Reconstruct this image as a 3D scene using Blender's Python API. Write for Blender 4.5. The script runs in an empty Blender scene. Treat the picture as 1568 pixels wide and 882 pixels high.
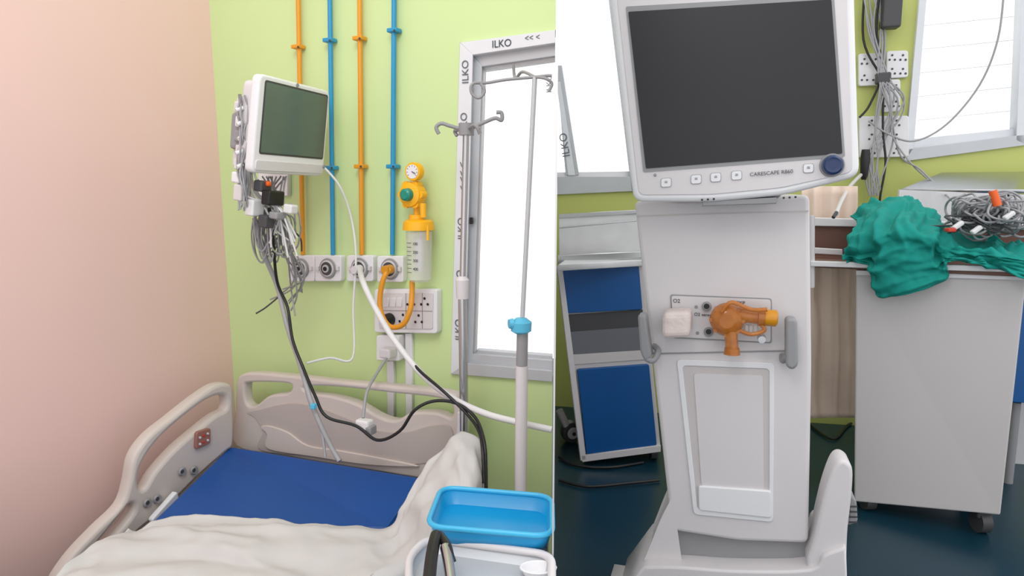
import bpy, bmesh, math, random
from mathutils import Vector, Matrix, noise
random.seed(7)
V3=Vector
# ------------------------------------------------------------------ camera
FP=1061.7
CAM=V3((0,0,1.35)); PH=math.radians(8)
FW=V3((0,math.cos(PH),-math.sin(PH))); UP=V3((0,math.sin(PH),math.cos(PH))); RT=V3((1,0,0))
cd=bpy.data.cameras.new('camera'); co=bpy.data.objects.new('camera',cd)
bpy.context.scene.collection.objects.link(co)
co.location=CAM; co.rotation_euler=(math.pi/2-PH,0,0)
cd.sensor_width=36; cd.lens=36*1300/1920; cd.clip_start=0.02
bpy.context.scene.camera=co
def ray(u,v): return FW+RT*((u-784)/FP)+UP*((441-v)/FP)
def PD(u,v,d):
    r=ray(u,v); return CAM+r*(d/r.y)
def PZ(u,v,z):
    r=ray(u,v); return CAM+r*((z-CAM.z)/r.z)
def PN(u,v,n,c):
    r=ray(u,v); return CAM+r*(c/(n.x*r.x+n.y*r.y))
def yaw(a):
    a=math.radians(a); return V3((math.sin(a),math.cos(a),0)),V3((math.cos(a),-math.sin(a),0))
Z=V3((0,0,1))
nL,dL=yaw(26); cL=1.75       # ward back wall
nR,dR=yaw(12); cR=4.2        # side room back wall
nV,dV=yaw(17); cV=2.09       # ventilator front
W=lambda u,v,o=0: PN(u,v,nL,cL-o)
R=lambda u,v,o=0: PN(u,v,nR,cR-o)
VV=lambda u,v,o=0: PN(u,v,nV,cV-o)
BL=lambda u,v,o=0: PN(u,v,dL,-1.79+o)
def zz(p,z): q=p.copy(); q.z=z; return q
# ------------------------------------------------------------------ materials
def lin(c):
    return tuple(((x/255)/12.92 if x/255<=0.04045 else ((x/255+0.055)/1.055)**2.4) for x in c)
def mat(name,c,rough=.5,metal=0,var=.06,scale=8,bump=0,alpha=1,trans=0,spec=.5,c2=None,emit=0):
    m=bpy.data.materials.new(name); m.use_nodes=True; nt=m.node_tree; b=nt.nodes['Principled BSDF']
    tc=nt.nodes.new('ShaderNodeTexCoord'); nz=nt.nodes.new('ShaderNodeTexNoise')
    nz.inputs['Scale'].default_value=scale; nz.inputs['Detail'].default_value=4
    nt.links.new(tc.outputs['Object'],nz.inputs['Vector'])
    mx=nt.nodes.new('ShaderNodeMix'); mx.data_type='RGBA'
    a=lin(c); bb=lin(c2) if c2 else tuple(x*(1-var*2) for x in a)
    mx.inputs[6].default_value=(*a,1); mx.inputs[7].default_value=(*bb,1)
    nt.links.new(nz.outputs['Fac'],mx.inputs[0]); nt.links.new(mx.outputs[2],b.inputs['Base Color'])
    b.inputs['Roughness'].default_value=rough; b.inputs['Metallic'].default_value=metal
    b.inputs['Specular IOR Level'].default_value=spec
    b.inputs['Alpha'].default_value=alpha; b.inputs['Transmission Weight'].default_value=trans
    if bump:
        bp=nt.nodes.new('ShaderNodeBump'); bp.inputs['Strength'].default_value=bump; bp.inputs['Distance'].default_value=.01
        nt.links.new(nz.outputs['Fac'],bp.inputs['Height']); nt.links.new(bp.outputs['Normal'],b.inputs['Normal'])
    return m
M=dict(
 green=mat('green_paint',(207,229,164),.6,var=.04,scale=2,bump=.05),
 green2=mat('yellow_green_paint',(196,204,116),.6,var=.05,scale=2,bump=.05),
 pink=mat('pink_paint',(234,199,192),.42,var=.03,scale=1.5,bump=.05),
 part=mat('partition_white',(225,225,224),.5,var=.02),
 floor=mat('teal_vinyl',(14,56,72),.3,var=.2,scale=3),
 white=mat('white_plastic',(232,232,234),.4,var=.02),
 offw=mat('offwhite_plastic',(216,212,213),.4,var=.02),
 warm=mat('warm_white',(203,196,195),.45,var=.03),
 grayp=mat('gray_plastic',(150,150,152),.45),
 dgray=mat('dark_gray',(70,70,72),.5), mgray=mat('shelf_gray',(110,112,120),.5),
 black=mat('black_plastic',(22,22,24),.4),
 beige=mat('beige_bed_plastic',(208,198,190),.45,var=.03),
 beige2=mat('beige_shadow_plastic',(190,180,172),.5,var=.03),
 orange=mat('orange_pipe',(232,156,30),.35),
 blue=mat('blue_pipe',(36,150,200),.35),
 yellow=mat('yellow_plastic',(252,186,20),.35),
 teal=mat('teal_knob',(20,140,120),.3),
 mattress=mat('blue_mattress',(2,78,158),.45,var=.08,scale=5,bump=.1),
 sheet=mat('white_sheet',(206,205,203),.8,var=.04,scale=6,bump=.12),
 steel=mat('steel',(200,202,205),.25,1),
 alu=mat('aluminium_frame',(196,200,204),.4,.2),
 film=mat('protective_film',(226,229,233),.4,var=.04,scale=20),
 screen=mat('monitor_screen',(104,122,112),.2,var=.25,scale=4,spec=.6),  # grey-green of the screen's reflection is put into its base colour
 vscreen=mat('ventilator_screen',(50,50,54),.4,var=.1,scale=3,spec=.3),
 clear=mat('clear_jar',(240,240,238),.08,alpha=.38),
 cable=mat('gray_cable',(165,165,168),.5,var=.1),
 cablew=mat('white_cable',(228,228,228),.4),
 trayb=mat('blue_tray',(18,152,210),.3,var=.04), trayr=mat('blue_tray_rim',(60,180,225),.3,var=.04),
 drawer=mat('blue_drawer',(0,84,152),.4,var=.08),
 cloth=mat('teal_cloth',(0,150,138),.85,var=.1,scale=9,bump=.2),
 amber=mat('amber_plastic',(236,156,60),.08,alpha=.72,trans=.2,c2=(176,88,16),scale=30),
 amber2=mat('amber_cap',(216,146,20),.3),
 curtain=mat('peach_curtain',(238,216,198),.8,var=.06,bump=.2),
 brown=mat('brown_laminate',(120,84,72),.5,var=.1),
 red=mat('red_part',(200,60,40),.4), oran=mat('orange_cap',(240,100,30),.4),
 navy=mat('navy_knob',(34,54,96),.25),
 ink=mat('print_ink',(60,64,72),.6), ginkt=mat('grey_print',(100,104,110),.6),
 gauze=mat('gauze_pack',(228,214,208),.7,bump=.5,scale=40),
 pad=mat('control_pad',(158,108,96),.5), bluec=mat('blue_clip',(90,190,225),.4),
 cabw=mat('cabinet_paint',(206,202,201),.5,var=.03,scale=3),
 marble=mat('grey_top',(226,227,229),.3,var=.1,scale=12),
)
# ------------------------------------------------------------------ builders
cur=[]
SC=bpy.context.scene.collection
def add(o,name,m):
    o.name=name
    if m: 
        o.data.materials.clear(); o.data.materials.append(M[m])
    if o.name not in SC.objects: SC.objects.link(o)
    cur.append(o); return o
def end(name):
    bpy.context.view_layer.update()
    allv=V3((0,0,0)); n=0
    for o in cur:
        for c in o.bound_box: allv+=o.matrix_world@V3(c); n+=1
    e=bpy.data.objects.new(name,None); e.empty_display_size=.05
    SC.objects.link(e); e.location=allv/max(n,1)
    bpy.context.view_layer.update()
    for o in cur:
        o.parent=e; o.matrix_parent_inverse=e.matrix_world.inverted()
    cur.clear(); return e
def rc(pts,r,n=5):
    out=[]; N=len(pts)
    for i in range(N):
        p=pts[i]; a=pts[i-1]; b=pts[(i+1)%N]
        ra=min(r,(a-p).length*.49); rb=min(r,(b-p).length*.49)
        p0=p+(a-p).normalized()*ra; p1=p+(b-p).normalized()*rb
        for k in range(n+1):
            t=k/n; out.append(p0*(1-t)**2+p*2*t*(1-t)+p1*t*t)
    return out
def cr(pts,closed=False,n=6):
    out=[]; N=len(pts)
    rng=range(N) if closed else range(N-1)
    for i in rng:
        if closed: a,b,c,d=pts[i-1],pts[i],pts[(i+1)%N],pts[(i+2)%N]
        else: a,b,c,d=pts[max(i-1,0)],pts[i],pts[i+1],pts[min(i+2,N-1)]
        for k in range(n):
            t=k/n
            out.append(.5*((2*b)+(c-a)*t+(2*a-5*b+4*c-d)*t*t+(3*b-a-3*c+d)*t**3))
    if not closed: out.append(pts[-1].copy())
    return out
def newell(p):
    n=V3((0,0,0))
    for i in range(len(p)):
        a=p[i]; b=p[(i+1)%len(p)]; n+=a.cross(b)
    return n.normalized()
def plate(name,m,loops,thick=.01,bev=0,N=None):
    """flat part; front face on the given points, body behind it"""
    if isinstance(loops[0],Vector): loops=[loops]
    if N is None:
        o=loops[0][0]; N=newell([q-o for q in loops[0]])
        if N.dot(CAM-o)<0: N=-N
    N=N.normalized()
    ref=Z if abs(N.z)<.9 else V3((0,1,0))
    ey=(ref-N*ref.dot(N)).normalized(); ex=ey.cross(N)
    c=bpy.data.curves.new(name,'CURVE'); c.dimensions='2D'; c.fill_mode='BOTH'
    O=loops[0][0]
    for L in loops:
        s=c.splines.new('POLY'); s.points.add(len(L)-1); s.use_cyclic_u=True
        for i,p in enumerate(L):
            q=p-O; s.points[i].co=(q.dot(ex),q.dot(ey),0,1)
    c.extrude=max(thick/2-bev,0.0001)
    if bev: c.bevel_depth=bev; c.bevel_resolution=2; c.offset=-bev
    ob=bpy.data.objects.new(name,c)
    mt=Matrix((( ex.x,ey.x,N.x,0),(ex.y,ey.y,N.y,0),(ex.z,ey.z,N.z,0),(0,0,0,1)))
    mt.translation=O-N*(thick/2)
    ob.matrix_world=mt
    return add(ob,name,m)
def prism(name,m,pts,vec,bev=0):
    bm=bmesh.new(); a=[bm.verts.new(p) for p in pts]; b=[bm.verts.new(p+vec) for p in pts]
    n=len(a); bm.faces.new(a); bm.faces.new(b[::-1])
    for i in range(n): bm.faces.new((a[i],b[i],b[(i+1)%n],a[(i+1)%n]))
    bmesh.ops.recalc_face_normals(bm,faces=bm.faces)
    bmesh.ops.triangulate(bm,faces=[f for f in bm.faces if len(f.verts)>4])
    me=bpy.data.meshes.new(name); bm.to_mesh(me); bm.free(); o=bpy.data.objects.new(name,me)
    if bev: b_=o.modifiers.new('b','BEVEL'); b_.width=bev; b_.segments=2
    return add(o,name,m)
def tube(name,m,pts,r,smooth=True,closed=False,radii=None,n=6,res=4):
    if smooth and len(pts)>2: pts=cr(pts,closed,n); radii=None
    c=bpy.data.curves.new(name,'CURVE'); c.dimensions='3D'; c.bevel_depth=r; c.bevel_resolution=res
    c.use_fill_caps=True
    s=c.splines.new('POLY'); s.points.add(len(pts)-1); s.use_cyclic_u=closed
    for i,p in enumerate(pts):
        s.points[i].co=(*p,1)
        if radii: s.points[i].radius=radii[i]/r
    return add(bpy.data.objects.new(name,c),name,m)
def multi(name,m,lines,r,n=6):
    c=bpy.data.curves.new(name,'CURVE'); c.dimensions='3D'; c.bevel_depth=r; c.bevel_resolution=2
    for pts in lines:
        pts=cr(pts,False,n); s=c.splines.new('POLY'); s.points.add(len(pts)-1)
        for i,p in enumerate(pts): s.points[i].co=(*p,1)
    return add(bpy.data.objects.new(name,c),name,m)
def lathe(name,m,p,ax,prof,seg=28):
    ax=ax.normalized(); t=V3((1,0,0)) if abs(ax.x)<.8 else V3((0,1,0))
    a=(t-ax*t.dot(ax)).normalized(); b=ax.cross(a)
    bm=bmesh.new(); rings=[]
    for h,r in prof:
        rings.append([bm.verts.new(p+ax*h+(a*math.cos(6.28318*k/seg)+b*math.sin(6.28318*k/seg))*max(r,1e-5)) for k in range(seg)])
    for i in range(len(rings)-1):
        for k in range(seg):
            f=bm.faces.new((rings[i][k],rings[i][(k+1)%seg],rings[i+1][(k+1)%seg],rings[i+1][k])); f.smooth=True
    bm.faces.new(rings[0][::-1]); bm.faces.new(rings[-1])
    bmesh.ops.recalc_face_normals(bm,faces=bm.faces)
    me=bpy.data.meshes.new(name); bm.to_mesh(me); bm.free()
    o=bpy.data.objects.new(name,me)
    e=o.modifiers.new('es','EDGE_SPLIT'); e.split_angle=math.radians(35)
    return add(o,name,m)
def obox(name,m,c,ex,ey,ez,s,bev=.004):
    bm=bmesh.new(); vs=[]
    for i in (-.5,.5):
        for j in (-.5,.5):
            for k in (-.5,.5): vs.append(bm.verts.new(c+ex*s[0]*i+ey*s[1]*j+ez*s[2]*k))
    for f in ((0,1,3,2),(4,6,7,5),(0,4,5,1),(2,3,7,6),(0,2,6,4),(1,5,7,3)): bm.faces.new([vs[q] for q in f])
    bmesh.ops.recalc_face_normals(bm,faces=bm.faces)
    me=bpy.data.meshes.new(name); bm.to_mesh(me); bm.free()
    o=bpy.data.objects.new(name,me)
    if bev: b=o.modifiers.new('b','BEVEL'); b.width=bev; b.segments=3
    return add(o,name,m)
def surf(name,m,rows,nu=8,nv=8,amp=.01,freq=6,thick=.004,seed=0,ridge=False,pf=(0,0,0),pr2=(0,0,0)):
    """cloth patch; pf/pr2=(amplitude, folds across, folds along) = elongated creases"""
    g=[cr(r,False,nu) for r in rows]
    cols=[cr([g[i][j] for i in range(len(g))],False,nv) for j in range(len(g[0]))]
    nr=len(cols[0]); nc=len(cols)
    P=[[cols[j][i] for j in range(nc)] for i in range(nr)]
    bm=bmesh.new(); vs=[]
    def rdg(q): return 1-2*abs(noise.noise(q))*1.6
    for i in range(nr):
        vs.append([])
        for j in range(nc):
            a=P[min(i+1,nr-1)][j]-P[max(i-1,0)][j]; b=P[i][min(j+1,nc-1)]-P[i][max(j-1,0)]
            n=a.cross(b); n=n.normalized() if n.length>1e-9 else Z
            if n.dot(CAM-P[i][j])<0: n=-n
            q=P[i][j]*freq+V3((seed,seed*2,0))
            if ridge: h=amp*(rdg(q)+.5*rdg(q*2.3)-.8)
            else: h=amp*(noise.noise(q)+.5*noise.noise(q*2.1))
            s,t=j/(nc-1),i/(nr-1)
            for (A,fa,fb) in (pf,pr2):
                if A:
                    ws=s+.12*noise.noise(V3((s*3,t*3,seed))); wt_=t+.12*noise.noise(V3((s*3,t*3,seed+9)))
                    h+=A*(rdg(V3((ws*fa,wt_*fb,seed+fa)))-.4)
            vs[-1].append(bm.verts.new(P[i][j]+n*h))
    for i in range(nr-1):
        for j in range(nc-1):
            f=bm.faces.new((vs[i][j],vs[i][j+1],vs[i+1][j+1],vs[i+1][j])); f.smooth=True
    me=bpy.data.meshes.new(name); bm.to_mesh(me); bm.free()
    o=bpy.data.objects.new(name,me)
    if thick: s=o.modifiers.new('s','SOLIDIFY'); s.thickness=thick; s.offset=0
    return add(o,name,m)
def txt(name,m,s,p,ex,ey,size):
    ey=(ey-ex*ey.dot(ex)).normalized()
    c=bpy.data.curves.new(name,'FONT'); c.body=s; c.size=size; c.extrude=.0004; c.align_x='CENTER'; c.align_y='CENTER'
    o=bpy.data.objects.new(name,c); N=ex.cross(ey)
    mt=Matrix(((ex.x,ey.x,N.x,0),(ex.y,ey.y,N.y,0),(ex.z,ey.z,N.z,0),(0,0,0,1))); mt.translation=p
    o.matrix_world=mt; return add(o,name,m)
def single(o,name):
    cur.clear(); o.name=name; return o

# ================================================================== ROOM SHELL
H=2.75
def lineat(p,q,z): t=(z-p.z)/(q.z-p.z); return p+(q-p)*t
ctop=W(320,0); cbot=W(357,570)
C0=lineat(ctop,cbot,0); C1=lineat(ctop,cbot,H)
sp=.0615
pr=V3((sp,1,0)); prn=pr.normalized(); pn=V3((-1,sp,0)).normalized()
def onpart(n,c,z,g=.002):   # where a wall plane meets the partition
    y=c/(n.x*sp+n.y); return V3((sp*y-g,y,z))
wt=W(849,46); wb=W(849,584)
def edge(z,o=0,g=.002): return onpart(nL,cL-o,z,g)
o=prism('w','green',[C0,edge(0),edge(wb.z),W(690,573),W(704,65),edge(wt.z),edge(H),C1],prn*.09); single(o,'wall_back')
far=-nL*3.2
o=plate('w','pink',[C0+far,C0,C1,C1+far],.1); single(o,'wall_left')
o=plate('w','part',[pr*1.12,pr*5,pr*5+Z*H,pr*1.12+Z*H],.003,N=pn); single(o,'wall_partition')
def Rz(u,z): return zz(R(u,300),z)
e0=onpart(nR,cR,0); e0.x+=.014
def eR(z): return zz(e0,z)
Rr=Rz(1800,0)
lw_b=R(849,298).z; tz=2.62
lo=[eR(0),Rr,zz(Rr,H),eR(H),eR(tz),lineat(R(985,292),R(948,0),tz),R(985,292),eR(lw_b)]
rw=[lineat(R(1385,247),R(1408,0),tz),R(1385,247),R(1572,222),zz(R(1572,222),tz)]
o=plate('w','green2',[lo,rw],.1,N=-nR); single(o,'wall_back_side_room')
o=plate('f','floor',[V3((-3,-2,0)),V3((5,-2,0)),V3((5,5.5,0)),V3((-3,5.5,0))],.05,N=Z); single(o,'floor')

# ------------------------------------------------------------------ window 1 (ward)
def strip(name,m,pts,o,th,F): return plate(name,m,[F(u,v,o) for u,v in pts],th,.002)
def wst(name,m,pts,o,th):
    q=[]
    for u,v in pts:
        p=W(u,v,o)
        if u>=846: p=edge(p.z,o,.003)
        q.append(p)
    return prism(name,m,q,prn*th,.0015)
wst('film_jamb','film',[(690,573),(711,560),(724,84),(704,65)],.012,.06)
wst('film_head','film',[(704,65),(724,84),(848,66),(848,46)],.012,.06)
wst('film_sill','alu',[(690,573),(711,556),(848,568),(848,585)],.012,.06)
wst('jamb','alu',[(711,560),(724,544),(738,102),(724,84)],-.01,.05)
wst('head','alu',[(724,84),(738,102),(848,86),(848,66)],-.01,.05)
wst('sill','alu',[(711,558),(724,542),(848,552),(848,570)],-.01,.05)
wst('jamb_inner','white',[(724,546),(729,538),(743,108),(737,100)],-.03,.03)
wst('head_inner','white',[(737,100),(743,108),(848,93),(848,85)],-.03,.03)
wst('sill_inner','alu',[(724,545),(731,536),(848,545),(848,554)],-.03,.03)
wst('lock_stop','black',[(719,333),(724,333),(724,343),(719,343)],.004,.01)
tu=lambda v: 697+ (573-v)/508*14
for v in (110,190,270,350,430,505):
    txt('print_%d'%v,'ginkt','ILKO' if v not in(270,) else '< << <',W(tu(v)+3,v,.014),Z,-dL,.029)
txt('print_h1','ink','ILKO',W(768,67,.014),dL,Z,.027); txt('print_h2','ginkt','<< <',W(815,58,.014),dL,Z,.022)
txt('print_i1','ginkt','ILKO',W(841,128,-.028),Z,-dL,.022)
end('window_1')

# ------------------------------------------------------------------ pipes
pp=[('orange',455,464,[72,252]),('blue',504,510,[62,257]),('orange',550,554,[59,255]),('blue',604,601,[47,255])]
for i,(m,u0,u1,cl) in enumerate(pp):
    a=W(u0,-90,.02); b=W(u1,390,.02); 
    tube('pipe','%s'%m,[a,b],.0075,smooth=False)
    for v in cl:
        t=(v)/398; u=u0+(u1-u0)*t
        obox('clamp',m,W(u,v,.018),dL,nL,Z,(.034,.03,.012),.003)
        lathe('screw','dgray',W(u,v,.034),-nL,[(0,.004),(.002,.003)],10)
    end('gas_pipe')
# ------------------------------------------------------------------ outlets
for (u,v) in ((461,411),(502,411),(551,411),(597,412)):
    h=20; 
    q=[W(u-h,v-h,.025),W(u+h,v-h,.025),W(u+h,v+h,.025),W(u-h,v+h,.025)]
    plate('plate','white',rc(q,.008),.025,.003)
    c=W(u,v,.027)
    for k,(r,m) in enumerate(((.033,'grayp'),(.027,'offw'),(.022,'dgray'),(.013,'alu'),(.007,'black'))):
        lathe('ring%d'%k,m,c-nL*.003*k,-nL,[(0,r),(.004,r*.95)])
    obox('latch','offw',W(u-15,v,.03),dL,nL,Z,(.01,.01,.014),.002); obox('latch2','offw',W(u+15,v,.03),dL,nL,Z,(.01,.01,.014),.002)
    end('gas_outlet')
# ------------------------------------------------------------------ switchboard
q=[W(573,443,.03),W(669,443,.03),W(669,511,.03),W(573,509,.03)]
plate('backbox','white',rc(q,.01),.03,.003)
q=[W(580,449,.034),W(663,449,.034),W(662,504,.034),W(580,503,.034)]
plate('faceplate','offw',rc(q,.006),.006,.001)
for (u,v) in ((617,488),(641,489)):
    for du,dv in ((0,-6),(-5,4),(5,4)): lathe('pin','black',W(u+du,v+dv,.035),-nL,[(0,.004),(.001,.004)],10)
for u in (591,601,611): plate('switch','white',[W(u-4,456,.04),W(u+4,456,.04),W(u+4,470,.036),W(u-4,470,.036)],.006,.001)
for (u,v) in ((629,462),(650,462)):
    for du,dv in ((0,-5),(-5,4),(5,4)): lathe('pin','black',W(u+du,v+dv,.035),-nL,[(0,.004),(.001,.004)],10)
for u in (622,647): plate('gap','grayp',[W(u-1,449,.0348),W(u,449,.0348),W(u,503,.0348),W(u-1,503,.0348)],.001)
plate('gap','grayp',[W(580,475,.0348),W(662,476,.0348),W(662,477,.0348),W(580,476,.0348)],.001)
lathe('black_plug','black',W(597,489,.035),-nL,[(0,.02),(.02,.019),(.035,.01)])
end('switchboard')
q=[W(576,514,.04),W(611,514,.04),W(611,553,.04),W(576,552,.04)]
plate('box','white',rc(q,.006),.04,.003)
obox('plug','offw',W(594,540,.06),dL,nL,Z,(.04,.04,.03),.006)
end('electrical_outlet')
for u,v0 in ((597,553),(625,511)):
    plate('duct','white',[W(u-5,v0,.015),W(u+5,v0,.015),W(u+6,640,.015),W(u-4,640,.015)],.015,.002); end('cable_duct')
# ------------------------------------------------------------------ suction regulator
c=W(638,263,.05)
lathe('gauge_case','yellow',c,-nL,[(0,.026),(.018,.027),(.022,.025),(.022,.0205)])
lathe('gauge_face','white',c-nL*.0225,-nL,[(0,.02),(.001,.02)])
tube('needle','ink',[c-nL*.026,c-nL*.026+dL*.012-Z*.006],.0012,False)
for k in range(9):
    a=math.radians(-40+k*32); d=dL*math.cos(a)+Z*math.sin(a); tube('tick','ink',[c-nL*.024+d*.015,c-nL*.024+d*.018],.0008,False)
tube('stem','yellow',[W(638,278,.04),W(638,340,.04)],.009,False)
c=W(638,298,.03)
lathe('regulator_body','yellow',c,-nL,[(0,.034),(.03,.037),(.04,.034),(.045,.02)])
for k in range(6):
    a=k*1.047; lathe('lobe','yellow',c-nL*.02+(dL*math.cos(a)+Z*math.sin(a))*.032,-nL,[(-.012,.011),(.015,.011)],12)
lathe('knob','teal',c-nL*.045,-nL,[(0,.019),(.016,.017),(.02,.012)])
lathe('collar','yellow',W(638,332,.045),-Z,[(-.006,.022),(.02,.024)])
b=W(641,352,.06)
lathe('jar_lid','yellow',b,Z,[(0,.046),(.006,.046),(.024,.043),(.03,.034)])
b=W(643,431,.06); t=W(641,354,.06)
hh=(t-b).length
lathe('jar','clear',b,Z,[(0,.026),(.008,.034),(hh*.9,.038),(hh,.038)])
lathe('jar_float','cablew',b+Z*.03,Z,[(0,.012),(.1,.012)],14)
for k in range(8):
    p=b+Z*(.03+k*(hh-.05)/8)-nL*.039; tube('mark','ink',[p-dL*.016,p-dL*.002],.0008,False)
for k in range(4):
    p=b+Z*(.04+k*(hh-.05)/4)-nL*.039; txt('num','ink',str(400-k*100),p+dL*.012,dL,Z,.012)
lathe('lid_port','yellow',W(648,322,.07),Z,[(-.02,.009),(.02,.009)])
tube('clips','yellow',[W(655,345,.1),W(655,368,.1)],.004,False)
end('suction_regulator')
tube('tube_body','orange',[W(598,412,.06),W(588,425,.075),W(582,455,.08),W(584,480,.085),W(597,500,.09),W(617,497,.09),W(628,475,.085),W(631,450,.07),W(631,430,.065)],.008)
lathe('connector','amber2',W(598,412,.045),-nL,[(0,.014),(.03,.013)])
end('suction_tube')
# ------------------------------------------------------------------ patient monitor
TL=PD(398,112,1.86); TR=PD(506,140,2.12); BR=PD(501,271,2.12); B_L=PD(385,265,1.86)
mN=(TR-TL).cross(TL-B_L).normalized()
mx=(TR-TL).normalized(); my=mN.cross(mx).normalized()
def MQ(a,b,o=0):
    p=(TL*(1-a)+TR*a)*(1-b)+(B_L*(1-a)+BR*a)*b
    return p+mN*o
def mquad(a0,b0,a1,b1,o): return [MQ(a0,b0,o),MQ(a1,b0,o),MQ(a1,b1,o),MQ(a0,b1,o)]
plate('bezel','white',rc(mquad(0,0,1,1,0),.02),.028,.006,N=mN)
plate('rear_case','offw',rc(mquad(.06,.06,.94,.94,-.026),.02),.05,.01,N=mN)
plate('screen_border','dgray',rc(mquad(.07,.05,.965,.80,.001),.008),.003,0,N=mN)
plate('screen','screen',rc(mquad(.085,.07,.95,.78,.002),.005),.003,0,N=mN)
plate('lower_lip','offw',rc(mquad(.03,.86,.97,.97,.004),.008),.008,.002,N=mN)
lathe('button','grayp',MQ(.92,.88,.005),mN,[(0,.006),(.003,.005)],14)
lathe('alarm_light','grayp',MQ(.5,.025,.0),mN,[(0,.006),(.002,.005)],14)
obox('swivel','grayp',MQ(.3,.6,-.10),mx,my,mN,(.1,.1,.06),.01)
wp=W(420,230,.0)
tube('wall_arm','white',[MQ(.3,.6,-.11),(MQ(.3,.6,-.11)+wp)/2-Z*.03,wp],.02)
plate('wall_plate','white',[W(395,180,.02),W(440,180,.02),W(440,300,.02),W(395,300,.02)],.02,.003)
obox('module_rack','offw',PD(378,205,1.98),mx,my,mN,(.06,.19,.04),.008)
for k,(v) in enumerate((165,187,209,231,252)):
    obox('module%d'%k,('offw','white','grayp','offw','cablew')[k],PD(371+2*(k%2),v,1.93),mx,my,mN,(.03,.03,.035),.005)
    tube('port%d'%k,'cablew',[PD(372,v,1.9),PD(361+2*(k%3),v+4,1.89)],.006,False)
end('patient_monitor')
# cable bundle
def around(u,v,d,su,sv,sd): return PD(u+random.gauss(0,su),v+random.gauss(0,sv),d+random.gauss(0,sd))
L=[]
for k in range(26):
    cu=random.uniform(398,447); cv=random.uniform(335,372); d=random.uniform(1.95,2.06)
    ru=random.uniform(5,16); rv=random.uniform(24,44)
    L.append([PD(cu+ru*math.cos(t*.8),cv+rv*math.sin(t*.8)+random.uniform(-3,3),d+.015*math.sin(t)) for t in range(9)])
for k in range(10):
    cu=random.uniform(368,386); L.append([PD(cu+random.uniform(-6,6),150+j*28+random.uniform(-6,6),1.90+random.uniform(-.02,.02)) for j in range(7)])
for k in range(10):
    L.append([PD(random.uniform(400,440),270,2.0),around(420,310,2.0,12,5,.02),around(440,380,2.02,10,8,.02),around(455,430,2.08,8,10,.02),around(452,460,2.1,14,14,.03)])
multi('coils','cable',L,.0024)
L=[]
for k in range(12):
    L.append([PD(random.uniform(368,392),200,1.92),around(378,250,1.92,6,6,.01),around(385,300,1.95,8,6,.01),around(420,320,1.94,8,10,.01),around(430,370,1.96,10,10,.01)])
multi('white_leads','cablew',L,.0028)
multi('dark_leads','dgray',[[PD(395,275,1.95),PD(405,300,1.95),PD(398,330,1.95),PD(415,350,1.95)],[PD(445,350,2.),PD(460,365,2.05),PD(462,385,2.05)],[PD(392,480,2.1),PD(408,470,2.1),PD(432,450,2.1)]],.0025)
for (u,v,sx,sz,m) in ((402,285,.04,.03,'dgray'),(418,303,.06,.04,'black'),(390,318,.045,.045,'cablew'),(370,295,.035,.045,'offw'),(366,272,.03,.03,'white'),(407,281,.016,.014,'oran'),(408,339,.035,.035,'dgray'),(425,330,.04,.02,'grayp'),(445,320,.03,.025,'cablew')):
    obox('connector',m,PD(u,v,1.92),mx,mN,my,(sx,.03,sz),.005)
end('cable_bundle')
# loose cables
tube('lead','black',[PD(412,318,1.94),PD(418,365,1.96),PD(424,430,2.02),PD(440,470,2.02),PD(448,520,1.96),PD(463,560,1.92),PD(482,605,1.9),PD(500,638,1.88),PD(545,652,1.86),PD(578,674,1.82),PD(612,660,1.8),PD(635,628,1.78),PD(665,614,1.78),PD(700,618,1.76),PD(728,640,1.72),PD(741,675,1.64),PD(744,720,1.6),PD(744,790,1.56)],.0044)
tube('lead_branch','black',[PD(625,548,1.88),PD(645,570,1.84),PD(680,600,1.78),PD(715,634,1.74),PD(733,660,1.68),PD(739,690,1.62),PD(741,740,1.58)],.0042); end('power_cable')
tube('hose','cablew',[W(551,412,.05),PD(556,432,1.97),PD(575,472,1.93),PD(602,518,1.9),PD(645,572,1.85),PD(690,608,1.8),PD(740,632,1.72),PD(790,646,1.68),PD(845,658,1.66)],.0085)
lathe('connector','offw',W(551,412,.04),-nL,[(0,.014),(.03,.012)])
end('air_hose')
tube('lead','cablew',[PD(495,255,2.1),PD(520,285,2.12),PD(537,330,2.14),PD(545,390,2.12),PD(541,470,2.1),PD(540,548,2.06),PD(505,548,2.04),PD(470,556,2.0)],.0035); end('sensor_cable')
tube('lead','cable',[PD(390,335,1.95),PD(405,390,2.02),PD(425,440,2.05),PD(440,500,2.0),PD(460,560,1.94),PD(480,625,1.88),PD(505,680,1.86),PD(520,706,1.84)],.007)
obox('clip','bluec',PD(480,622,1.86),dL,nL,Z,(.015,.015,.015),.003)
tube('lead2','cable',[PD(462,560,1.93),PD(472,610,1.9),PD(492,660,1.87),PD(498,700,1.85)],.004)
end('monitor_tubing')
tube('lead','cable',[W(594,545,.07),PD(578,570,2.0),PD(562,600,1.93),PD(556,640,1.88)],.0045)
obox('plug','cablew',PD(558,650,1.87),dL,nL,Z,(.045,.03,.03),.006)
obox('plug_face','grayp',PD(568,658,1.86),dL,nL,Z,(.02,.03,.025),.004)
end('appliance_cord')
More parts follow.
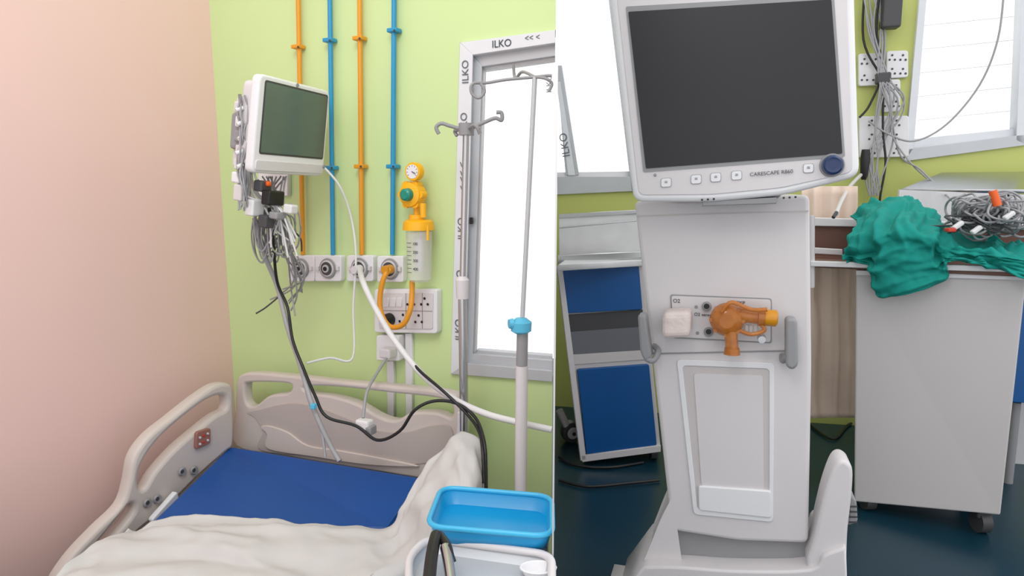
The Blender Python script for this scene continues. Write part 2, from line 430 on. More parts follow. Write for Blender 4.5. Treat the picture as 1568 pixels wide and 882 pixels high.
# ================================================================== BED
hb=lambda u,v,o=.12: W(u,v,o)
out=cr([hb(*p) for p in ((361,684),(360,630),(361,590),(366,576),(382,571),(430,574),(520,584),(610,592),(680,600),(702,612),(706,650),(700,700),(690,737),(560,720),(440,700))],True,5)
h1=cr([hb(*p) for p in ((374,592),(382,586),(425,586),(446,590),(440,602),(412,606),(390,622),(377,618))],True,4)
h2=cr([hb(*p) for p in ((465,592),(520,593),(600,602),(670,610),(692,622),(690,640),(668,632),(630,632),(606,644),(580,638),(545,618),(505,606),(474,602))],True,4)
plate('headboard','beige',[out,h1,h2],.04,.008)
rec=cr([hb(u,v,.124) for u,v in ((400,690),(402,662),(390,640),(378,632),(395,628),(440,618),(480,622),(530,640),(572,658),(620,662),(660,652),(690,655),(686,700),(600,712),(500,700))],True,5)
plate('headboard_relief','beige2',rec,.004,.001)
rec=cr([hb(u,v,.13) for u,v in ((410,688),(408,665),(398,655),(410,652),(440,662),(470,682),(520,690),(600,705),(640,715),(560,712),(480,700))],True,5)
plate('headboard_relief_2','beige',rec,.008,.003)
ro=cr([BL(*p) for p in ((357,592),(335,588),(305,606),(262,640),(228,668),(206,700),(198,740),(186,774),(150,810),(108,856),(85,900),(128,905),(170,862),(215,812),(250,786),(300,735),(345,694),(358,680),(359,630))],True,5)
rh=cr([BL(*p) for p in ((345,606),(318,612),(270,648),(236,682),(216,716),(213,744),(222,748),(238,722),(268,688),(300,660),(330,636),(347,626))],True,4)
rh2=cr([BL(*p) for p in ((200,772),(206,782),(190,806),(160,838),(130,872),(112,880),(140,845),(172,806))],True,4)
plate('side_rail','beige',[ro,rh,rh2],.045,.012)
q=[BL(301,662,.012),BL(323,655,.012),BL(323,679,.012),BL(300,689,.012)]
plate('control_pad','pad',rc(q,.01),.012,.003,N=dL)
for (u,v) in ((306,670),(312,667),(318,664),(306,680),(312,677),(318,674)): lathe('pad_button','red' if v%2 else 'offw',BL(u,v,.013),dL,[(0,.004),(.003,.0035)],10)
for (u,v) in ((279,722),(297,720),(226,770),(241,764)): lathe('bolt','grayp',BL(u,v,.005),dL,[(0,.014),(.006,.011)],16); lathe('bolt_c','dgray',BL(u,v,.012),dL,[(0,.006),(.001,.006)],12)
q=[BL(232,797,.03),BL(272,752,.03),BL(276,768,.03),BL(240,806,.03)]
plate('rail_latch','white',rc(q,.01),.02,.004,N=dL)
def BB(a,b,z): return dL*a+nL*b+Z*z
m0=W(352,682,.17); m1=W(648,730,.17); m2=PZ(590,812,.47); m3=PZ(228,802,.46)
slab=lambda name,m,q,t,bev: prism(name,m,q,-Z*t,bev)
slab('mattress_head','mattress',[m0,m1,m2,m3],.1,.012)
slab('mattress_foot','mattress',[m3+dL*.03,m2,BB(-1.02,-.25,.43),BB(-1.66,-.25,.43)],.1,.012)
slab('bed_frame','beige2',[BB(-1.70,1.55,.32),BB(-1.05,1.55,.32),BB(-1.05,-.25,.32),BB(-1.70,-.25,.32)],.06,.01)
for a in (-1.66,-1.1):
    for b in (1.45,-.15):
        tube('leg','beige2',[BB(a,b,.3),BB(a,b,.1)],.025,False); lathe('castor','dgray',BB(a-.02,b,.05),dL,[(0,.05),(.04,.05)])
plate('footboard','beige',[BB(-1.78,-.28,.2),BB(-1.0,-.28,.2),BB(-1.0,-.28,.8),BB(-1.78,-.28,.8)],.04,.01,N=-nL)
tube('corner_post','white',[W(708,668,.13),W(710,632,.13)],.017,False)
end('hospital_bed')
rows=[
 [PZ(196,808,.488),PZ(240,796,.488),PZ(300,793,.495),PZ(400,796,.499),PZ(500,800,.504),PZ(585,806,.502),PD(616,768,1.66),PD(645,718,1.70),PD(672,680,1.72),PD(704,667,1.72),PD(741,682,1.68),PD(742,748,1.65)],
 [PZ(148,832,.49),PZ(202,818,.49),PZ(290,810,.497),PZ(395,817,.506),PZ(505,822,.512),PZ(580,835,.503),PD(612,806,1.6),PD(645,752,1.62),PD(684,708,1.64),PD(712,690,1.62),PD(737,705,1.6),PD(735,800,1.58)],
 [PZ(90,872,.485),PZ(160,850,.49),PZ(280,840,.495),PZ(390,850,.505),PZ(500,860,.5),PZ(575,878,.49),PD(615,850,1.5),PD(648,800,1.5),PD(685,765,1.5),PD(705,772,1.48),PD(715,800,1.47),PD(712,880,1.46)],
 [PZ(20,915,.475),PZ(125,900,.48),PZ(270,890,.485),PZ(390,910,.485),PZ(480,930,.48),PZ(560,950,.48),PD(610,915,1.38),PD(640,870,1.38),PD(660,850,1.38),PD(675,870,1.36),PD(680,920,1.35),PD(675,980,1.34)],
 [BB(-1.76,.6,.47),BB(-1.68,.6,.475),BB(-1.55,.6,.475),BB(-1.4,.6,.475),BB(-1.3,.6,.475),BB(-1.2,.6,.475),BB(-1.12,.6,.48),BB(-1.06,.6,.49),BB(-1.02,.6,.5),BB(-.99,.6,.47),BB(-.97,.6,.42),BB(-.96,.6,.3)],
 [BB(-1.76,-.2,.47),BB(-1.68,-.2,.475),BB(-1.55,-.2,.475),BB(-1.4,-.2,.475),BB(-1.3,-.2,.475),BB(-1.2,-.2,.475),BB(-1.12,-.2,.48),BB(-1.06,-.2,.48),BB(-1.02,-.2,.46),BB(-.99,-.2,.43),BB(-.98,-.2,.36),BB(-.98,-.2,.27)],
]
surf('sheet_cloth','sheet',rows,12,12,.0065,6.5,.004,seed=3,ridge=True,pf=(.010,3.5,6),pr2=(.007,9,3))
end('bed_sheet')
# ================================================================== IV stands
dd=1.83
b=PD(711,600,dd)
tube('pole_lower','steel',[zz(b,.08),PD(708,440,dd)],.012,False)
tube('pole_upper','steel',[PD(708,450,dd),PD(714,196,dd)],.0085,False)
lathe('collar','offw',PD(708,440,dd),Z,[(-.03,.016),(.02,.018),(.03,.01)])
c=PD(714,198,dd)
lathe('hub','grayp',c,Z,[(-.015,.02),(.015,.02)])
tube('hook_bar','grayp',[PD(672,205,dd),PD(668,195,dd),PD(676,189,dd),PD(690,193,dd),c,PD(740,188,dd),PD(758,181,dd),PD(768,184,dd),PD(768,173,dd),PD(760,172,dd)],.005)
tube('hook_bar_2','grayp',[PD(700,208,dd+.05),PD(697,200,dd+.05),c,PD(728,192,dd-.05),PD(735,205,dd-.05)],.005)
for a in (2.4,3.5,4.6,1.2): 
    q=zz(b,.06); tube('foot','steel',[zz(b,.09),q+V3((math.cos(a),math.sin(a),0))*.1-Z*.045],.011,False)
end('iv_stand')
dd=1.6
b=PD(794,745,dd)
tube('pole_outer','offw',[zz(b,.08),PD(799,560,dd)],.0145,False)
tube('pole_sleeve','grayp',[PD(799,562,dd),PD(800,508,dd)],.0135,False)
lathe('clamp_knob','bluec',PD(798,497,dd),Z,[(-.022,.012),(-.015,.024),(.006,.025),(.016,.012)])
lathe('clamp_screw','bluec',PD(798,495,dd),V3((-1,-.3,0)),[(0,.008),(.02,.008),(.02,.013),(.03,.011)])
tube('pole_inner','alu',[PD(800,485,dd),PD(819,118,dd)],.0055,False)
c=PD(819,118,dd)
tube('hook_bar','grayp',[PD(736,128,dd),PD(742,140,dd),PD(733,150,dd),PD(722,142,dd),PD(724,128,dd),PD(745,127,dd+.01),PD(775,122,dd+.01),c,PD(838,116,dd),PD(845,116,dd)],.0035)
tube('hook_bar_2','grayp',[PD(786,98,dd+.1),PD(789,120,dd+.1),PD(800,110,dd+.05),c],.0035)
tube('hook_tip','grayp',[PD(840,140,dd-.02),PD(845,128,dd-.02),PD(835,120,dd-.02),c],.0035)
for a in (2.0,2.9,3.9): 
    q=zz(b,.06); tube('foot','steel',[zz(b,.09),q+V3((math.cos(a),math.sin(a),0))*.16-Z*.045],.012,False)
end('iv_stand')
# ================================================================== trolley & tray
def tray(name,m,top,depth,inset,rimr,rm):
    cen=sum(top,V3((0,0,0)))/len(top)
    bot=[cen+(p-cen)*inset-Z*depth for p in top]
    bm=bmesh.new(); a=[bm.verts.new(p) for p in top]; b=[bm.verts.new(p) for p in bot]
    n=len(a)
    for i in range(n): f=bm.faces.new((a[i],a[(i+1)%n],b[(i+1)%n],b[i])); f.smooth=True
    bm.faces.new(b); bmesh.ops.recalc_face_normals(bm,faces=bm.faces)
    me=bpy.data.meshes.new(name); bm.to_mesh(me); bm.free(); o=bpy.data.objects.new(name,me)
    s=o.modifiers.new('s','SOLIDIFY'); s.thickness=.003
    add(o,name,m); tube(name+'_rim',rm,top,rimr,False,True)
top=rc([PZ(845,760,.757),PZ(676,746,.757),PZ(653,806,.757),PZ(846,822,.757)],.035,8)
tray('tray_body','trayb',top,.032,.93,.005,'trayr')
end('medical_tray')
zt=.725
top=rc([PZ(845,850,zt),PZ(655,824,zt),PZ(626,852,zt),PZ(626,1000,zt),PZ(845,1000,zt)],.03,8)
tray('top_basin','alu',top,.025,.95,.007,'offw')
cor=[PZ(832,788,zt-.01),PZ(670,778,zt-.01),PZ(640,985,zt-.01),PZ(834,985,zt-.01)]
plate('deck','alu',rc([zz(p,zt-.027) for p in (PZ(838,785,zt),PZ(662,775,zt),PZ(636,985,zt),PZ(838,985,zt))],.02),.01,.002,N=Z)
for p in cor:
    tube('leg','steel',[zz(p,zt-.03),zz(p,.09)],.011,False); lathe('castor','dgray',zz(p,.045)-V3((.012,0,0)),V3((1,0,0)),[(0,.045),(.024,.045)])
plate('lower_shelf','alu',[zz(p,.25) for p in cor],.01,.002,N=Z)
end('instrument_trolley')
tube('handle','black',[PZ(668,820,.765),PZ(664,835,.765),PZ(660,860,.76),PZ(656,900,.75)],.0105)
tube('handle_2','black',[PZ(674,820,.76),PZ(684,835,.765),PZ(688,850,.76),PZ(692,862,.75)],.008)
tube('shank','steel',[PZ(682,838,.765),PZ(688,870,.755),PZ(694,920,.74)],.009)
end('laryngoscope')
p=PZ(824,884,.70)
tray('dish_body','white',[p+V3((.03*math.cos(k*.3142),.02*math.sin(k*.3142),.018)) for k in range(20)],.016,.75,.002,'white')
end('steel_dish')

# ================================================================== RIGHT ROOM
strip('sill','alu',[(853,298),(985,292),(985,270),(853,271)],.02,.08,R)
strip('sill_in','white',[(853,272),(985,272),(985,262),(853,264)],-.01,.06,R)
plate('jamb','alu',[lineat(R(985,292,.02),R(948,0,.02),tz),R(985,292,.02),R(967,292,.02),lineat(R(967,292,.02),R(932,0,.02),tz)],.08,.002)
plate('mullion','alu',[R(852,100),R(860,100),R(886,268),R(866,268)],.03,.002)
plate('mullion_film','film',[R(852,125,.006),R(858,125,.006),R(881,268,.006),R(870,268,.006)],.004)
txt('print','ginkt','ILKO',R(865,222,.012),(R(868,250)-R(858,190)).normalized()*-1,-dR,.065)
plate('head','alu',[eR(tz)+dR*.02,eR(tz-.06)+dR*.02,zz(R(940,0,0),tz-.06),zz(R(940,0,0),tz)],.06)
end('window_2')
strip('sill','alu',[(1385,247),(1572,222),(1568,206),(1392,228)],.02,.08,R)
strip('sill_in','film',[(1390,230),(1570,208),(1564,196),(1396,213)],-.01,.06,R)
plate('jamb','film',[lineat(R(1385,247,.02),R(1408,0,.02),tz),R(1385,247,.02),R(1399,228,.02),lineat(R(1399,228,.02),R(1419,0,.02),tz)],.08,.002)
plate('jamb_r','film',[zz(R(1560,0,.02),tz),R(1556,215,.02),R(1572,222,.02),zz(R(1572,222,.02),tz)],.08,.002)
for v in range(40,200,36): tube('grille','white',[R(1405,v,-.08),R(1565,v-16,-.08)],.0018,False)
end('window_3')
# drawer unit
nD,dD=yaw(-4)
cDn=nD.dot(PD(900,700,3.3))
D=lambda u,v,o=0: PN(u,v,nD,cDn-o)
vd=V3((.16,.987,0))
prism('carcass','cabw',[D(854,402),D(983,396),D(1012,690),D(893,706)],vd*.4,.004)
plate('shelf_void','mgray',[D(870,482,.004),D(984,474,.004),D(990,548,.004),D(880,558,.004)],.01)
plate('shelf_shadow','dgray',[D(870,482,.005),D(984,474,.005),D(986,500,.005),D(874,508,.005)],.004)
plate('shelf_lip','cabw',[D(878,543,.006),D(989,536,.006),D(990,550,.006),D(880,558,.006)],.004)
plate('drawer_upper','drawer',rc([D(860,410,.02),D(978,402,.02),D(984,474,.02),D(869,480,.02)],.01),.02,.003)
plate('drawer_lower','drawer',rc([D(884,566,.02),D(994,558,.02),D(1006,682,.02),D(898,696,.02)],.01),.02,.003)
plate('side_post','offw',[D(853,408,.03),D(861,406,.03),D(898,704,.03),D(889,706,.03)],.03,.003)
plate('bottom_rail','offw',[D(889,698,.03),D(1012,682,.03),D(1012,692,.03),D(892,708,.03)],.03,.003)
for (u,v) in ((905,716),(1000,704)):
    p=D(u,v-4,-.05); lathe('castor','dgray',zz(p,.045)-V3((.015,0,0)),V3((1,0,0)),[(0,.045),(.03,.045)]); tube('stem','grayp',[zz(p,.05),zz(p,.16)],.012,False)
zc=D(852,402).z+.014
plate('top','marble',[PZ(855,405,zc),PZ(985,398,zc),PZ(985,398,zc)+nR*.45,PZ(855,405,zc)+nR*.45],.03,.004,N=Z)
plate('top_edge','steel',[D(855,391,.03),D(990,384,.03),D(990,395,.03),D(855,404,.03)],.02,.004)
plate('splash','marble',[R(856,333,.45),R(980,326,.45),R(990,392,.45),R(856,397,.45)],.02,.003)
plate('splash_edge','steel',[R(856,328,.46),R(980,321,.46),R(980,327,.46),R(856,334,.46)],.03,.002)
tube('wire','steel',[R(857,349,.48),R(900,345,.5),R(975,338,.5)],.004)
end('drawer_cabinet')
q=zz(PD(873,690,3.62),.055)
axw=V3((.35,-.93,0))
lathe('wheel','dgray',q,axw,[(-.02,.05),(0,.055),(.03,.055),(.035,.048)]); lathe('hub','offw',q+axw*.034,axw,[(0,.034),(.01,.028)]); lathe('axle','dgray',q+axw*.044,axw,[(0,.01),(.004,.01)],12)
tube('arm','offw',[PD(856,628,3.6),PD(862,640,3.6),PD(870,655,3.6),q+Z*.06],.02)
end('stool_base')
rows=[]
for v in (285,380,480,580,640):
    rows.append([R(1228+k*9.5,v,.7+(.012,.0,.018,-.004,.01,.022,0,.012,.004,.015)[k]) for k in range(10)])
surf('curtain_cloth','curtain',rows,6,5,.02,4,.005,seed=9)
end('curtain')
for (a,b_,c_,d_) in ((1315,82,1350,132),(1358,78,1391,120),(1352,122,1379,172),(1316,178,1392,242)):
    plate('plate','white',rc([R(a,b_,.03),R(c_,b_-1,.03),R(c_,d_-2,.03),R(a,d_,.03)],.015),.03,.004)
    n=2 if d_-b_<60 else 3
    for i in range(n):
        for j in range(2):
            u=a+(c_-a)*(j+.5)/2; v=b_+(d_-b_)*(i+.5)/n
            for du,dv in ((0,-4),(-4,3),(4,3)): lathe('pin','dgray',R(u+du,v+dv,.031),-nR,[(0,.006),(.001,.006)],8)
end('electrical_outlet')
obox('adapter','dgray',R(1364,18,.08),dR,nR,Z,(.09,.08,.17),.01)
obox('adapter2','dgray',R(1352,120,.08),dR,nR,Z,(.07,.05,.06),.01)
L=[[R(1350,-30,.06),R(1342,40,.07),R(1350,110,.08),R(1332,160,.08),R(1316,180,.08)],
   [R(1353,125,.09),R(1352,200,.09),R(1356,250,.09),R(1348,300,.1),R(1346,330,.1)],
   [R(1325,-30,.05),R(1322,60,.05),R(1345,110,.07)]]
multi('black_leads','black',L,.006)
L=[]
for k in range(9):
    r=random.uniform
    L.append([R(r(1316,1350),-30,.05),R(r(1330,1370),r(40,70),.07),R(r(1345,1362),118,.1),R(r(1340,1385),r(150,190),.09),R(r(1325,1370),r(220,250),.09),R(r(1320,1350),300,.1)])
L+= [[R(1355,120,.1),R(1385,150,.1),R(1365,200,.1),R(1395,250,.15),R(1440,290,.3),PD(1470,320,2.9)],
     [R(1360,120,.1),R(1375,230,.1),R(1410,260,.2),R(1450,300,.4)]]
multi('grey_leads','cable',L,.0045)
multi('long_lead','cable',[[R(1538,-20,.1),R(1528,60,.12),R(1500,130,.12),R(1450,190,.12),R(1400,216,.12),R(1360,205,.1),R(1330,185,.08)]],.005)
end('hanging_cables')
lathe('grip','black',R(1324,255,.1),Z,[(-.07,.012),(-.04,.02),(.04,.025),(.09,.02)])
tube('probe','offw',[R(1318,268,.15),R(1302,285,.5),R(1290,305,.9),R(1280,328,1.2)],.009)
tube('tip','dgray',[R(1281,325,1.2),R(1276,333,1.22)],.007,False)
end('suction_probe')
plate('bench_top','steel',[R(1378,290,.45),R(1440,273,.1),R(1620,262,.1),R(1620,300,.45)],.02,.003)
plate('bench_front','marble',[R(1378,290,.45),R(1620,300,.45),zz(R(1620,300,.45),.0),zz(R(1378,290,.45),.0)],.03,.003)
plate('bench_board','brown',[R(1440,278,.3),R(1500,271,.2),R(1560,278,.2),R(1500,292,.4)],.01)
end('side_bench')
# equipment cart with drawer cabinet
DT=2.78
DC=lambda u: DT-.30*(u-1311)/261
PC=lambda u,v,d=0: PD(u,v,DC(u)+d)
ve=V3((math.sin(math.radians(26.5)),math.cos(math.radians(26.5)),0))
pl=PC(1241,402); prr=PC(1620,418)
prism('top','brown',[pl,prr,prr+ve*.5,pl+ve*.5],-Z*.02,.003)
prism('front_rail','white',[PC(1241,400,-.02),PC(1620,410,-.02),PC(1620,419,-.02),PC(1241,408,-.02)],ve*.03,.003)
prism('upstand','brown',[PC(1240,345,.35),PC(1620,350,.35),PC(1620,412,.35),PC(1240,402,.35)],ve*.02)
prism('upstand_rail','white',[PC(1240,333,.33),PC(1620,345,.33),PC(1620,353,.33),PC(1240,346,.33)],ve*.04,.004)
prism('shelf_lip','white',[PC(1240,379,.2),PC(1290,382,.2),PC(1290,391,.2),PC(1240,388,.2)],ve*.02,.003)
q=[PC(1311,416,.01),PC(1572,424,.01),PC(1532,789,.01),PC(1308,768,.01)]
prism('cabinet_body','cabw',q,ve*.42,.006)
prism('door_edge','white',[PC(1311,414),PC(1572,422),PC(1572,429),PC(1311,421)],ve*.02)
for (u,v) in ((1327,780),(1502,797)):
    p=PC(u,v,.05); zb=p.z+.03
    lathe('castor','dgray',zz(p,.045)-V3((.02,0,0)),V3((1,0,0)),[(0,.045),(.04,.045)]); obox('fork','dgray',zz(p,.05+zb/2),V3((1,0,0)),V3((0,1,0)),Z,(.06,.05,max(zb-.03,.05)),.008)
    p=p+ve*.3; lathe('castor','dgray',zz(p,.045)-V3((.02,0,0)),V3((1,0,0)),[(0,.045),(.04,.045)])
tube('post','offw',[PC(1243,330),PC(1243,440)],.012,False)
end('equipment_cart')
plate('panel','drawer',[PD(1552,430,3.02),PD(1650,430,3.02),PD(1650,622,3.02),PD(1548,616,3.02)],.15,.004)
for u in (1556,1645): 
    p=PD(u,616,3.08); tube('leg','grayp',[p,zz(p,0)],.02,False)
end('blue_cabinet')
# surgical drape
rows=[[PC(1306,334,.24),PC(1325,312,.26),PC(1350,304,.27),PC(1385,303,.26),PC(1420,318,.24),PC(1442,346,.2),PC(1490,362,.16),PC(1540,370,.14),PC(1600,376,.14)],
 [PC(1318,345,.1),PC(1334,328,.12),PC(1356,320,.12),PC(1388,320,.12),PC(1420,335,.1),PC(1446,358,.08),PC(1495,373,.06),PC(1545,380,.05),PC(1600,388,.05)],
 [PC(1298,372,-.01),PC(1322,362,-.03),PC(1352,350,-.06),PC(1386,348,-.06),PC(1422,358,-.05),PC(1450,374,-.04),PC(1500,384,-.04),PC(1548,390,-.04),PC(1600,398,-.04)],
 [PC(1291,390,-.04),PC(1318,386,-.05),PC(1350,380,-.08),PC(1386,380,-.08),PC(1424,384,-.06),PC(1452,388,-.05),PC(1505,394,-.05),PC(1552,400,-.05),PC(1600,410,-.05)],
 [PC(1294,398,-.04),PC(1330,402,-.05),PC(1345,416,-.07),PC(1388,418,-.07),PC(1434,410,-.05),PC(1453,396,-.05),PC(1512,404,-.06),PC(1556,414,-.06),PC(1600,426,-.06)],
 [PC(1297,402,-.04),PC(1334,410,-.05),PC(1342,454,-.05),PC(1392,449,-.06),PC(1449,428,-.05),PC(1454,400,-.05),PC(1518,412,-.06),PC(1560,424,-.06),PC(1600,440,-.06)]]
surf('cloth_heap','cloth',rows,16,16,.0065,12,.004,seed=5,ridge=True,pf=(.026,9,2.6),pr2=(.014,5,8))
end('surgical_drape')
L=[]
for k in range(50):
    cu=random.uniform(1465,1560); cv=random.uniform(315,348); ru=random.uniform(12,42); rv=random.uniform(8,22); d=random.uniform(-.02,.15); a0=random.uniform(0,6)
    L.append([PC(cu+ru*math.cos(a0+t*.75),cv+rv*math.sin(a0+t*.75)+random.uniform(-4,4),d+.03*math.sin(t*1.3)) for t in range(10)])
multi('coils','cable',L,.0042)
L2=[[PC(1490+random.gauss(0,30),340+random.gauss(0,10),random.uniform(0,.05)) for j in range(5)] for k in range(6)]
multi('dark_coils','dgray',L2,.0035)
tube('cap','oran',[PC(1520,292,-.02),PC(1528,315,-.02)],.014,False); obox('clip','red',PC(1455,352,-.05),V3((1,0,0)),V3((0,1,0)),Z,(.03,.03,.015),.004)
for (u,v) in ((1495,352),(1467,345),(1545,330)): obox('lead_plug','cablew',PC(u,v,-.04),V3((.8,0,.6)),V3((0,1,0)),V3((-.6,0,.8)),(.04,.02,.016),.005)
end('ecg_lead_bundle')

# ================================================================== VENTILATOR
plate('column','offw',rc([VV(971,308),VV(1240,298),VV(1243,560),VV(1238,833),VV(1130,829),VV(1028,813),VV(1000,560)],.02),.34,.012)
plate('column_top_strip','warm',[VV(975,330,.002),VV(1238,322,.002),VV(1238,324,.002),VV(975,332,.002)],.004)
plate('seam','grayp',[VV(997,541,.003),VV(1216,536,.003),VV(1216,538,.003),VV(997,543,.003)],.004)
plate('skirt','grayp',[VV(1030,806,-.03),VV(1238,826,-.03),VV(1236,875,-.03),VV(1040,862,-.03)],.25,.006)
ro_=rc([VV(1036,550,.006),VV(1186,556,.006),VV(1184,800,.006),VV(1062,788,.006)],.015)
ri_=rc([VV(1045,560,.006),VV(1178,565,.006),VV(1178,792,.006),VV(1068,780,.006)],.012)
plate('recess_frame','white',[ro_,ri_],.008,.002)
plate('recess_panel','warm',rc([VV(1045,560,.002),VV(1178,565,.002),VV(1178,792,.002),VV(1068,780,.002)],.01),.004)
plate('recess_inner','offw',rc([VV(1062,572,.005),VV(1168,575,.005),VV(1170,752,.005),VV(1074,744,.005)],.01),.004,.001)
plate('recess_foot','white',rc([VV(1069,744,.012),VV(1181,752,.012),VV(1181,794,.012),VV(1070,782,.012)],.01),.014,.004)
plate('port_frame','grayp',rc([VV(1026,451,.004),VV(1182,457,.004),VV(1182,526,.004),VV(1030,518,.004)],.008),.006,.001)
plate('port_panel','offw',rc([VV(1028,453,.006),VV(1180,459,.006),VV(1180,524,.006),VV(1032,516,.006)],.008),.006,.001)
txt('label_a','ink','O2',VV(1036,461,.008),dV,Z,.016); txt('label_b','ink','EXP',VV(1134,464,.008),dV,Z,.014); txt('label_c','ink','O2 sensor',VV(1078,482,.008),dV,Z,.013)
for (u,v) in ((1082,469),(1085,508)):
    lathe('port','grayp',VV(u,v,.006),-nV,[(0,.014),(.01,.013),(.012,.008)]); lathe('port_hole','black',VV(u,v,.018),-nV,[(0,.008),(.001,.008)])
for (u,v) in ((1066,470),(1068,510)): lathe('icon','grayp',VV(u,v,.007),-nV,[(0,.005),(.001,.005)],12)
obox('gauze_block','gauze',VV(1037,494,.05),(dV*.98+Z*.1).normalized(),nV,Z,(.08,.09,.078),.018)
c=VV(1113,487,.04)
lathe('valve_body','amber',c,-nV,[(-.03,.03),(0,.045),(.03,.047),(.045,.038),(.055,.02)])
for k in range(8): 
    a=k*.785; lathe('valve_rib','amber',c-nV*.03+(dV*math.cos(a)+Z*math.sin(a))*.043,-nV,[(-.012,.006),(.012,.006)],8)
tube('valve_down','amber',[VV(1118,495,.07),VV(1120,520,.07),VV(1121,541,.07)],.018,False)
lathe('valve_down_lip','amber',VV(1121,533,.07),-Z,[(0,.021),(.018,.023),(.018,.015)])
a=VV(1128,482,.06); b=VV(1182,487,.06); ax=(b-a).normalized(); LL=(b-a).length
lathe('valve_barrel','amber',a,ax,[(0,.02),(.02,.024),(.03,.02),(LL*.6,.021),(LL*.62,.026),(LL*.8,.026)])
lathe('valve_cap','amber2',a+ax*LL*.8,ax,[(0,.023),(.03,.023),(.034,.017)])
tube('valve_handle','amber',[VV(1105,478,.09),VV(1120,463,.09),VV(1150,474,.09),VV(1175,474,.09)],.006)
tube('valve_link','amber',[VV(1130,505,.07),VV(1150,512,.07),VV(1170,506,.07),VV(1165,496,.07)],.006)
lathe('valve_foot','steel',VV(1166,517,.05),-nV,[(0,.012),(.03,.01)])
for u in (1143,1150,1157): tube('clear_slot','clear',[VV(u,498,.05),VV(u,514,.05)],.006,False)
plate('handle_l','grayp',rc([VV(976,482,.07),VV(989,481,.07),VV(998,548,.07),VV(988,556,.07),VV(980,540,.07)],.012),.05,.008)
tube('handle_l_hook','grayp',[VV(988,548,.06),VV(1000,552,.06),VV(1008,538,.04),VV(1002,530,.0)],.009)
plate('handle_r','grayp',rc([VV(1203,487,.07),VV(1221,488,.07),VV(1223,560,.07),VV(1214,568,.07),VV(1203,562,.07)],.014),.05,.008)
tube('handle_r_hook','grayp',[VV(1206,545,.06),VV(1199,552,.04),VV(1198,545,.0)],.009)
# base
def leg(pts): return [p if isinstance(p,Vector) else VV(*p) for p in pts]
fl=lambda u,o: zz(VV(u,1000,o),.05)
L=cr(leg([(1028,772,.0),(1014,800,0),(994,850,0),(976,890,0),(950,960,0)]),False,5)+cr([fl(925,0),fl(1050,0)],False,3)+cr(leg([(1044,885,0),(1036,830,0)]),False,4)
plate('base_arm_l','offw',L,.2,.008)
L=cr(leg([(1236,856,.03),(1246,826,.03),(1254,790,.03),(1264,750,.03),(1276,717,.03),(1286,706,.03),(1298,708,.03),(1306,722,.03),(1304,765,.03),(1298,820,.03),(1296,900,.03)]),False,5)+cr([fl(1300,.03),fl(1236,.03)],False,3)
plate('base_arm_r','offw',L,.1,.01)
bf=cr(leg([(985,868,.045),(1040,868,.045),(1130,874,.045),(1240,872,.045),(1262,850,.045),(1296,838,.045)]),False,4)+[fl(1300,.045),fl(940,.045)]
plate('base_front','offw',bf,.3,.008)
plate('pedal','grayp',rc([VV(1300,752,-.05),VV(1312,768,-.05),VV(1314,800,-.05),VV(1298,806,-.05)],.01),.08,.006)
for v in (775,783,791,799): plate('pedal_rib','dgray',[VV(1300,v,-.047),VV(1313,v,-.047),VV(1313,v+2,-.047),VV(1300,v+2,-.047)],.003)
for u,oo in ((960,-.1),(1290,-.1),(1060,-.2),(1220,-.2)):
    p=zz(VV(u,1000,oo),.03); lathe('castor','dgray',p-V3((.015,0,0)),V3((1,0,0)),[(0,.03),(.03,.03)])
# display
do=.13
face=rc([VV(934,-14,do),VV(1308,-36,do),VV(1312,120,do),VV(1317,270,do),VV(1200,299,do),VV(1090,309,do),VV(970,309,do),VV(950,140,do)],.03,6)
plate('display_housing','white',face,.07,.012)
gl=rc([VV(944,-8,do+.003),VV(1297,-28,do+.003),VV(1306,264,do+.003),VV(1195,288,do+.003),VV(1090,298,do+.003),VV(978,299,do+.003)],.02,5)
plate('display_face','offw',gl,.008,.002)
plate('screen_surround','grayp',rc([VV(958,10,do+.005),VV(1277,-8,do+.005),VV(1294,240,do+.005),VV(985,264,do+.005)],.006),.004)
plate('screen','vscreen',rc([VV(962,18,do+.007),VV(1273,-1,do+.007),VV(1290,235,do+.007),VV(989,258,do+.007)],.004),.004)
c=VV(1274,253,do+.006)
lathe('dial_ring','grayp',c,-nV,[(0,.03),(.004,.029)]); lathe('dial','navy',c,-nV,[(0,.026),(.022,.024),(.026,.019),(.024,.012)])
for (u,v) in ((1020,279),(1066,274),(1096,271),(1128,268),(1238,257)):
    s=8; plate('key','grayp',rc([VV(u-s,v-6,do+.006),VV(u+s,v-7,do+.006),VV(u+s,v+7,do+.006),VV(u-s,v+8,do+.006)],.006),.002)
    plate('key_face','white',rc([VV(u-s+.6,v-5.4,do+.0065),VV(u+s-.6,v-6.4,do+.0065),VV(u+s-.6,v+6.4,do+.0065),VV(u-s+.6,v+7.4,do+.0065)],.006),.002)
    txt('key_icon','ginkt','=' ,VV(u,v,do+.008),dV,Z,.015)
txt('display_label','ink','CARESCAPE R860',VV(1181,265,do+.009),(VV(1212,262.5,do)-VV(1150,267.5,do)).normalized(),Z,.0138)
lathe('status_led','grayp',VV(1003,268,do+.006),-nV,[(0,.004),(.002,.003)],12)
plate('hinge_cover','grayp',rc([VV(1075,308,do-.01),VV(1190,302,do-.01),VV(1190,312,do-.01),VV(1075,316,do-.01)],.004),.06,.003)
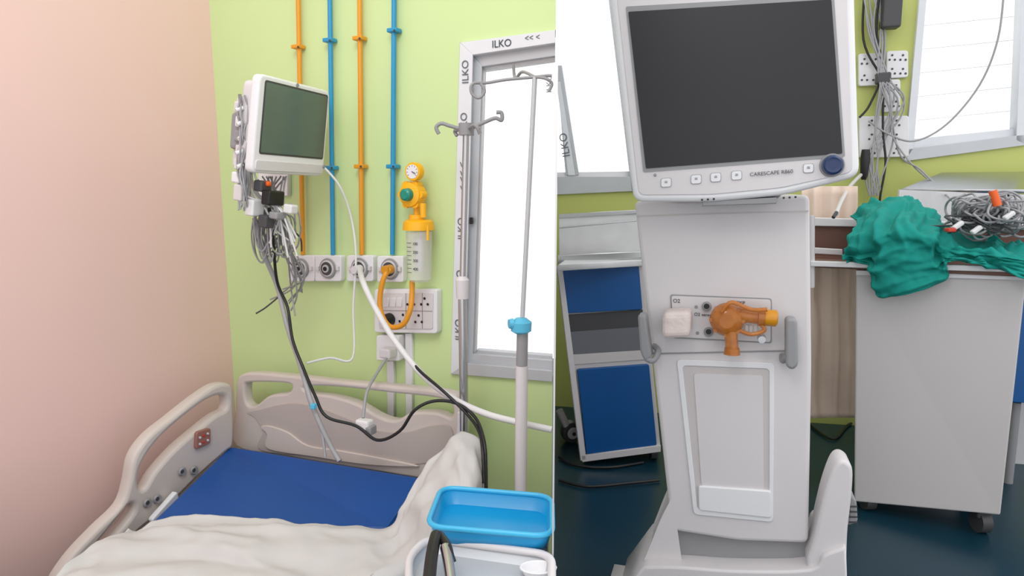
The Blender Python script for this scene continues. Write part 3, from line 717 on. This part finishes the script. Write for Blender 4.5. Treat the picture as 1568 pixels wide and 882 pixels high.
for k in range(3):
    for u0 in (1075,1200): lathe('vent_hole','black',VV(u0+k*9,306-(3 if u0>1100 else 0)-k*.6,do+.002),-nV,[(0,.003),(.002,.003)],8)
obox('neck','grayp',VV(1110,250,.02),dV,nV,Z,(.3,.16,.2),.02)
end('ventilator')
multi('floor_leads','black',[[PZ(856,700,.01),PZ(880,712,.01),PZ(930,716,.01),PZ(985,708,.01)],[PZ(856,735,.01),PZ(900,745,.01),PZ(960,740,.01),PZ(1010,735,.01)],[PZ(1240,650,.01),PZ(1275,672,.01),PZ(1300,650,.01),PZ(1330,640,.01)]],.007)
end('floor_cable')

# ------------------------------------------------------------------ convert curves/text to meshes
bpy.context.view_layer.update()
dg=bpy.context.evaluated_depsgraph_get()
for ob in [x for x in bpy.data.objects if x.type in ('CURVE','FONT')]:
    me=bpy.data.meshes.new_from_object(ob.evaluated_get(dg))
    if not me.materials and ob.data.materials: me.materials.append(ob.data.materials[0])
    nm=ob.name; par=ob.parent; inv=ob.matrix_parent_inverse.copy(); mb=ob.matrix_basis.copy()
    nw=bpy.data.objects.new(nm+'_m',me); SC.objects.link(nw); nw.parent=par; nw.matrix_parent_inverse=inv; nw.matrix_basis=mb
    bpy.data.objects.remove(ob); nw.name=nm
# ------------------------------------------------------------------ light
w=bpy.data.worlds.new('sky'); bpy.context.scene.world=w; w.use_nodes=True
w.node_tree.nodes['Background'].inputs[0].default_value=(.98,.98,1,1); w.node_tree.nodes['Background'].inputs[1].default_value=1.32
vs=bpy.context.scene.view_settings; vs.view_transform='Standard'; vs.look='None'
def area(name,p,target,size,e,col=(1,1,1)):
    l=bpy.data.lights.new(name,'AREA'); l.size=size; l.energy=e; l.color=col
    ob=bpy.data.objects.new(name,l); SC.objects.link(ob); ob.location=p
    ob.rotation_euler=(V3(target)-V3(p)).to_track_quat('-Z','Y').to_euler()
area('fill_light',(-.4,.4,2.7),(-.9,1.9,1.4),.8,16,(1,.98,.96))  # added unseen fill from high up, brightens the ward walls
area('fill_light.001',(1.6,1.4,2.7),(1.4,2.6,.5),.9,5,(1,.96,.96))  # weaker unseen fill, added above the side room
